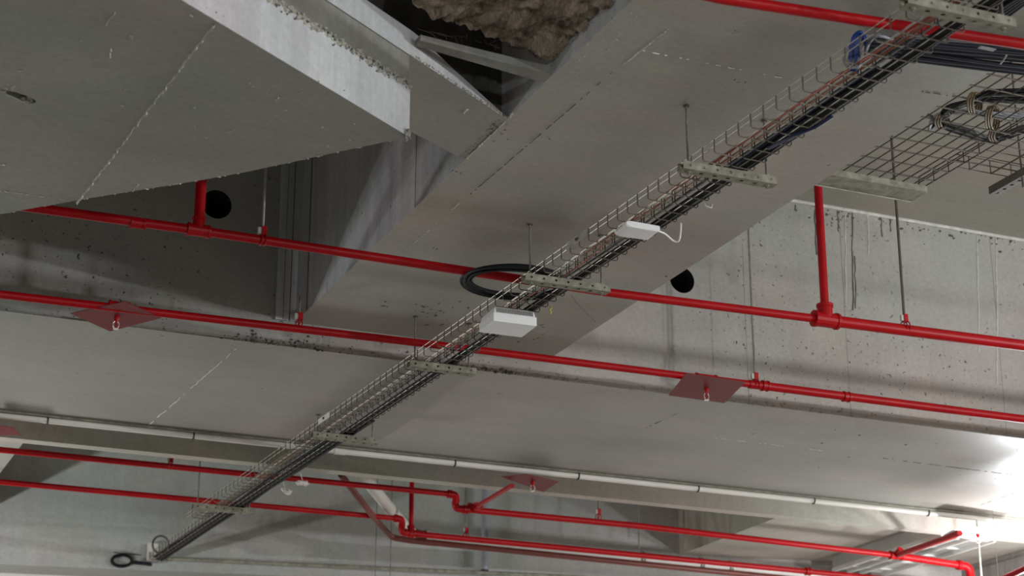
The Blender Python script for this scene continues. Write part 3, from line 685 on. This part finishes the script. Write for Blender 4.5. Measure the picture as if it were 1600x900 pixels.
# top right black flat bundle along X
for i in range(9):
    dy = i*.022; z = 4.165 if i % 2 else 4.178
    a = at(1352, 58+i*3.2, 2, z); b_ = at(1640, 84+i*3.6+(6 if i > 4 else 0), 2, z)
    cable('black_cable', 'one of the black cables crossing under the top red pipe at top right', [a, a.lerp(b_, .3)+Vector((0, .004*math.sin(i), 0)), a.lerp(b_, .65)-Vector((0, .005*math.cos(i*2), 0)), b_, b_+(b_-a)*.5], .0075, 'navy', group='black cables under the top red pipe', n=7)
tag(obj('cable_tag', B(-.028, .028, -.008, .008, -.001, .001), 'ltgrey'), 'grey rectangular label on the black cables at top right', 'label').location = at(1542, 76, 2, 4.150)
cable('cable_tie', 'thin pale tie hanging off the black cables near the right edge', [at(1573, 86, 2, 4.15), at(1567, 95, 2, 4.14), at(1563, 100, 2, 4.14)], .0022, 'offwhite', 'tie')
# thick cables above top bracket
for i in range(5):
    a = at(1545+5*i, 22+2*i, 2, 4.06+.004*i); b_ = a+Vector((.03, -.9, .01*i)); cable('black_cable', 'one of the thick black cables rising over the top right bracket', [a, a.lerp(b_, .5)+Vector((.01, 0, .004*i)), b_], .009, 'black', group='thick cables over the top right bracket')
# top red pipe
p0 = thing('red_pipe', 'bright red pipe crossing the top right corner close to the camera', 'pipe', (2.3, 4.13, 4.11))
aa = at(1130, -2, 2, 4.115); bb = at(1350, 32, 2, 4.115); cc_ = at(1600, 69, 2, 4.115); dd_ = cc_-bb
pipe_seg('pipe_run', rel(p0, (2.36, aa.y, 4.115), aa, bb, cc_, cc_+dd_*1.5), .0165, p0)
# wires hanging
cable('loose_wire', 'thin dark wire dangling from the tray between coil and wall hole', [at(893, 461, 2, 4.0), at(902, 474, 2, 3.99), at(916, 489, 2, 3.985), at(931, 503, 2, 3.98)], .0011, 'darkwire', 'wire')
yt = at(860, 482, 2, 3.99)
cable('yellow_tag', 'tiny yellow twisted tag hanging under the tray right of the vented white box', [yt+Vector((0, 0, .012)), yt+Vector((.004, 0, .004)), yt+Vector((-.003, 0, -.006)), yt+Vector((.003, 0, -.014)), yt+Vector((-.001, 0, -.022))], .0032, 'yellow', 'tag')
wt = at(1108, 321, 2, 3.99)
cable('cable_tie', 'small clear plastic tie tail under the tray near the upper bracket', [wt+Vector((.012, 0, .008)), wt+Vector((.008, 0, -.006)), wt+Vector((-.012, 0, -.004)), wt+Vector((-.016, 0, .004))], .0022, 'offwhite', 'tie')

# ================================================================= white boxes
def rbox(x0, x1, y0, y1, z0, z1, inset, bev=.004):
    bm = bmesh.new(); vs = box(bm, x0, x1, y0, y1, z0, z1); c = Vector(((x0+x1)/2, (y0+y1)/2, 0))
    for v in vs[4:]:
        v.co.x += inset*(1 if v.co.x < c.x else -1); v.co.y += inset*(1 if v.co.y < c.y else -1)
    bmesh.ops.bevel(bm, geom=list(bm.edges), offset=bev, segments=2, affect='EDGES', profile=.6); return bm
ap = thing('access_point_box', 'larger white vented plastic box under the tray beside the black coil', 'box', tuple(at(771, 501, 2, 3.937)), rz=-.03)
obj('body', rbox(0, .182, 0, .158, 0, .036, .0, .003), 'white', ap)
apc = obj('cover', rbox(.003, .179, .003, .155, .034, .060, .006, .002), 'white', ap)
sl = from_bm(B(-.0014, .0014, -.0012, .004, 0, .019), 'vent_slot'); sl.materials.append(MT['slot'])
for i in range(26):
    o = bpy.data.objects.new('vent_slot', sl); C.objects.link(o); o.parent = apc; o.location = (.016+i*.0060, .0036, .038); o.rotation_euler.x = -.22
obj('mounting_plate', B(.03, .15, .01, .14, .058, .0615), 'zinc', ap)
ap2 = thing('access_point_box', 'smaller smooth white plastic box with a white lead under the tray', 'box', (2.808, 5.480, 3.975), rz=-.03)
bm = bmesh.new(); sec = []
prof = [(0, .008), (.012, .001), (.03, 0), (.125, 0), (.132, .004), (.132, .021), (.02, .024), (.002, .020)]
lo = [bm.verts.new((p[0], 0, p[1])) for p in prof]; hi = [bm.verts.new((p[0], .098, p[1])) for p in prof]
bm.faces.new(lo[::-1]); bm.faces.new(hi)
for i in range(len(prof)): bm.faces.new((lo[i], lo[(i+1) % 8], hi[(i+1) % 8], hi[i]))
bmesh.ops.bevel(bm, geom=list(bm.edges), offset=.003, segments=2, affect='EDGES')
obj('body', bm, 'white', ap2)
obj('bracket', B(.04, .10, .02, .08, .022, .026), 'zinc', ap2)
for k in range(3): obj('port_light', B(-.0012, .002, .028+.018*k, .040+.018*k, .010, .014), 'offwhite', ap2)
L0 = at(1029, 361, 2, 3.985)
cable('white_lead', 'white lead curving from the smaller white box back up to the tray', [L0, at(1040, 366, 2, 3.983), at(1052, 376, 2, 3.978), at(1060, 377, 2, 3.977), at(1063, 366, 2, 3.985), at(1064, 349, 2, 4.003)], .0032, 'white', 'cable')
# pale plastic scraps hanging under the tray
for k, (px, py) in enumerate(((446, 768), (473, 755))):
    p = at(px, py, 2, 3.955); bm = bmesh.new()
    for j in range(4):
        bmesh.ops.create_icosphere(bm, subdivisions=2, radius=.016, matrix=Matrix.Translation(Vector((random.uniform(-.02, .02), random.uniform(-.01, .01), random.uniform(-.008, .012)))) @ Matrix.Diagonal((1.2, .8, .7, 1)))
    for v in bm.verts: v.co += Vector([random.uniform(-1, 1)*.005 for _ in range(3)])
    tube(bm, [(0, 0, .01), (-.012, .01, .058)], .0022, 5)
    o = obj('plastic_scrap', bm, 'paper'); o.location = p; tag(o, ('crumpled pale plastic scrap hanging under the tray, the lower-left one', 'crumpled pale plastic scrap hanging under the tray, the upper-right one')[k], 'scrap')

# ================================================================= end of the long tray: cable loops
def loop(pxs, z, r, lab, turns=3, nm='cable_loop', ax=2, mat='black'):
    t = thing(nm, lab, 'cable', at(pxs[0], pxs[1], ax, z))
    for i in range(turns):
        pts = [at(pxs[0]+(pxs[2]-i*.8)*math.cos(a_), pxs[1]+(pxs[3]-i*.8)*math.sin(a_), ax, z+.01*i)-t.location for a_ in [k*math.pi/6 for k in range(12)]]
        obj('cable_turn', T(smooth_path(pts, 3, True), r, 6, True), mat, t, True)
    return t
loop((190, 876, 16, 9.5), 12.10, .008, 'small coil of black cable at the far lower left end', 3, ax=1)
loop((251, 851, 13, 14), 11.6, .005, 'thin upright wire loop above the tray end', 2, ax=1, mat='darkwire')
cable('black_cable', 'black cable joining the tray end to the small far coil', [at(205, 878, 1, 12.05), at(222, 880, 1, 12.05), at(236, 882, 1, 12.0)], .012, 'black')
cable('thin_wire', 'thin dark wire from the small far coil to the tray end', [at(178, 863, 1, 12.1), at(205, 866, 1, 12.1), at(240, 869, 1, 12.1)], .003, 'darkwire', 'wire')
q = at(238, 862, 1, 12.05); tag(obj('junction_box', B(q.x-.03, q.x+.03, q.y-.02, q.y+.02, q.z-.06, q.z+.05), 'paper'), 'small pinkish box where the long tray meets the far wall', 'box')

# ================================================================= far pipes and wall details
pv = thing('drain_pipe', 'white drain pipe sloping down then running right behind the red pipes', 'pipe', at(580, 790, 1, 10.742))
pts = [at(560, 735, 1, 10.416), at(585, 765, 1, 10.579), at(632, 822, 1, 10.980), at(650, 836, 1, 11.067), at(690, 842, 1, 11.089)]
pipe_seg('pipe_run', rel(pv, *smooth_path(pts, 5)), .036, pv, 'conduit'); 
pipe_seg('pipe_run', rel(pv, at(685, 841, 1, 11.089), at(950, 866, 1, 11.089), at(1250, 897, 1, 11.089), at(1310, 903, 1, 11.089)), .036, pv, 'conduit')
coupling(rel(pv, at(656, 838, 1, 11.067))[0], (1, 0, -.1), .040, .06, pv, 'red_brown'); 
for px, py in ((1003, 872), (1095, 881), (1140, 886)): coupling(rel(pv, at(px, py, 1, 11.089))[0], (1, 0, 0), .040, .02, pv, 'zinc', 'pipe_clamp')
pr = thing('reflection_pipe', 'added pipe shape for the red-brown reflection under the white drain pipe', 'pipe', at(560, 800, 1, 10.742))  # thin tube added to draw the reddish reflection along the drain pipe
pts = [at(533, 742, 1, 10.362), at(566, 785, 1, 10.579), at(605, 832, 1, 10.958), at(625, 842, 1, 11.002), at(680, 849, 1, 11.024)]
pipe_seg('pipe_run', rel(pr, *smooth_path(pts, 5)), .019, pr, 'red_brown')
pipe_seg('pipe_run', rel(pr, at(675, 848, 1, 11.024), at(950, 876, 1, 11.024), at(1180, 899, 1, 11.024), at(1300, 911, 1, 11.024)), .019, pr, 'red_brown')
for i, (px, y0) in enumerate(((590, 740), (613, 740))):
    a = at(px, y0, 1, 11.175); o = obj('hanging_rod', T([(a.x, 11.175, ZSL), (a.x, 11.175, 3.2)], .003, 6), 'rod'); tag(o, ('thin vertical rod at far left of the pipe elbows, left one', 'thin vertical rod right of its twin by the pipe elbows')[i], 'rod')
for i, px in enumerate((998, 1069)):
    a = at(px, 830, 1, 11.089); o = obj('hanging_rod', T([(a.x, 11.089, ZSL), (a.x, 11.089, a.z-.12)], .004, 6), 'zincdirty'); tag(o, ('thin pale rod holding the white drain pipe in the dark bay, left one', 'thin pale rod in the dark bay, right of the other drain pipe rod')[i], 'rod')
vp = thing('wall_pipe', 'pale upright pipe stub on the far wall below the small red plate', 'pipe', at(755, 860, 1, 11.6))
a = at(750, 770, 1, 11.6); b_ = at(757, 893, 1, 11.6)
obj('pipe_run', T(rel(vp, (b_.x, 11.6, b_.z), (b_.x, 11.6, ZSL)), .022, 12), 'ltgrey', vp, True); obj('end_cap', T(rel(vp, (b_.x, 11.6, b_.z-.02), (b_.x, 11.6, b_.z+.01)), .028, 12), 'rubber', vp)
a = at(262, 873, 1, fy(2.6)-.06); b_ = at(800, 897, 1, fy(5.2)-.06)
o = obj('thin_pipe', T([a, b_, b_+(b_-a)*.3], .012, 8), 'zincdirty'); tag(o, 'thin horizontal pipe along the far wall right of the tray end', 'pipe')
# duct lower right
XD0, XD1 = 7.16, 7.56; YD1 = 11.0; ZD = 4.09
du = thing('steel_duct', 'long grey sheet steel duct with bright edges at lower right', 'duct', (XD0, 9.75, ZD))
obj('duct_body', B(0, XD1-XD0, 0, YD1-9.75, .02, .108), 'duct', du)
for x in (0, .12, .22, XD1-XD0): obj('edge_flange', B(x-.008, x+.008, 0, YD1-9.75, -.004, .022), 'offwhite', du)
for k in range(6): obj('seam', B(0, XD1-XD0, .25*k+.1, .25*k+.112, .012, .022), 'duct', du)
a = at(1530, 860, 1, 9.45); o = obj('hanging_rod', T([(a.x, 9.45, ZS), (a.x, 9.45, 3.5)], .006, 8), 'zinc'); tag(o, 'pale upright rod beside the third red pipe end elbow', 'rod')
a = at(1590, 890, 1, 9.3); rp = thing('red_pipe', 'short piece of red pipe entering at the bottom right corner', 'pipe', at(1600, 890, 1, 8.9))
pipe_seg('pipe_run', rel(rp, at(1570, 903, 1, 8.9), at(1600, 889, 1, 8.7), at(1640, 871, 1, 8.5)), .018, rp)

# ================================================================= mesh tray in the right bay
ZM = 4.50
mt = thing('wire_mesh_tray', 'wide dark wire mesh tray in the right bay, running away from camera', 'cable tray', (3.85, 4.0, ZM))
XE = 4.32; YE = 5.87
def mt_long(x, z, nm='long_wire'): obj(nm, T([(x-3.85, -.6, z), (x-3.85, YE-4.0, z)], .0026, 5), 'darkwire', mt)
for k in range(8): mt_long(XE-.055*k, 0)
mt_long(XE+.002, .03); mt_long(XE+.002, .055); mt_long(XE-.44, .055)
me = from_bm(T([(-.385+XE-3.85-.06, 0, .055), (-.385+XE-3.85-.06, 0, 0), (XE-3.85, 0, 0), (XE-3.85, 0, .055)], .0024, 5), 'cross_wire'); me.materials.append(MT['darkwire'])
for i in range(24):
    o = bpy.data.objects.new('cross_wire', me); C.objects.link(o); o.parent = mt; o.location = (0, YE-4.0-.01-i*.098, 0)
mt2 = thing('wire_mesh_tray', 'dark wire mesh side branch leaving toward the right edge', 'cable tray', (XE, 5.2, ZM))
for k in range(7): obj('long_wire', T([(0, .41-.06*k, 0), (2.0, .41-.06*k, 0)], .0022, 5), 'darkwire', mt2)
for z in (.03, .055): obj('long_wire', T([(0, .412, z), (2.0, .412, z)], .0022, 5), 'darkwire', mt2)
me = from_bm(T([(0, .412, .055), (0, .412, 0), (0, .03, 0), (0, .03, .05)], .0024, 5), 'cross_wire'); me.materials.append(MT['darkwire'])
for i in range(18):
    o = bpy.data.objects.new('cross_wire', me); C.objects.link(o); o.parent = mt2; o.location = (.06+i*.1, 0, 0)
mb = thing('tray_bracket', 'flat grey bracket under the near end of the wide mesh tray', 'bracket', (3.66, YE-.06, ZM-.030), 'brackets of the mesh tray')
obj('channel', B(0, .66, 0, .11, 0, .026), 'zincdirty', mb); obj('flange', B(0, .66, .108, .113, -.003, .006), 'zinc', mb)
mb2 = thing('tray_bracket', 'black slotted bracket under the mesh side branch at right edge', 'bracket', (4.56, 5.30, ZM-.035), 'brackets of the mesh tray')
o = strut(mb2, .42, .03, .04, 'darkwire'); o.rotation_euler.z = math.pi/2; o.location = (.03, 0, 0)
r_ = at(1570, 200, 1, 5.5)
obj('rod', T([(0.02, .25, -.03), (0.02, .25, ZSL-ZM+.035)], .004, 8), 'darkwire', mb2)
# cable coils with tape resting in the mesh tray
lp = thing('cable_coil', 'dark cable coil bound with tan tape rings lying in the mesh tray', 'cable', (4.05, 4.75, ZM+.03))
def pm(px, py, z=ZM+.02): return at(px, py, 2, z)-lp.location
for i in range(6):
    pts = [pm(1455+2*i, 200-2*i), pm(1480, 182-3*i), pm(1505+3*i, 166-2*i), pm(1545, 158-3*i), pm(1600, 160-4*i), pm(1640, 150-3*i)]
    obj('cable_turn', T(smooth_path(pts, 5), .0065, 7), 'grey' if i % 3 == 0 else 'black', lp, True)
for i in range(6):
    pts = [pm(1450+2*i, 180+2*i), pm(1480, 192+2*i), pm(1515, 203+2*i), pm(1550, 214+1.5*i), pm(1600, 196+2*i), pm(1640, 180+2*i)]
    obj('cable_turn', T(smooth_path(pts, 5), .0065, 7), 'black' if i % 3 else 'grey', lp, True)
for i in range(3):
    pts = [pm(1452, 198+3*i), pm(1462, 180+2*i), pm(1500, 172+2*i), pm(1550, 176+3*i), pm(1600, 178+3*i)]
    obj('cable_turn', T(smooth_path(pts, 5), .006, 7), 'ltgrey', lp, True)
for (px, py, ry, m_) in ((1519, 162, 17, 'tape'), (1547, 185, 19, 'tape'), (1468, 190, 10, 'browncable'), (1552, 212, 9, 'browncable')):
    for j in range(3):
        ring = [pm(px+j*4+7*math.cos(k*math.pi/6), py+ry*math.sin(k*math.pi/6), ZM+.015+.02*math.cos(k*math.pi/6)) for k in range(12)]
        obj('tape_ring', T(smooth_path(ring, 2, True), .0042, 6, True), m_, lp, True)
# lamp bodies
for i, (x, y, z, L, rz, pw) in enumerate(LAMPS):
    t = thing('fluorescent_lamp', 'one of the unseen fluorescent battens outside the picture, some added as fill light', 'lamp', (x, y, z+.08), 'fluorescent battens', rz)
    obj('batten', B(-.02, .02, -L/2, L/2, -.19, -.165), 'white', t)
    obj('tube', T([(.0, -L/2, -.15), (.0, L/2, -.15)], .006, 8), 'tube', t)
    for s in (-1, 1): obj('wire', T([(0, s*(L/2+.02), -.18), (0, s*(L/2+.02), (ZS if XL < x < XR else (ZA if YA < y < YB else ZSL))-z-.006)], .0015, 5), 'rod', t)
    obj('end_caps', B(-.012, .012, -L/2-.03, L/2+.03, -.192, -.186), 'white', t)
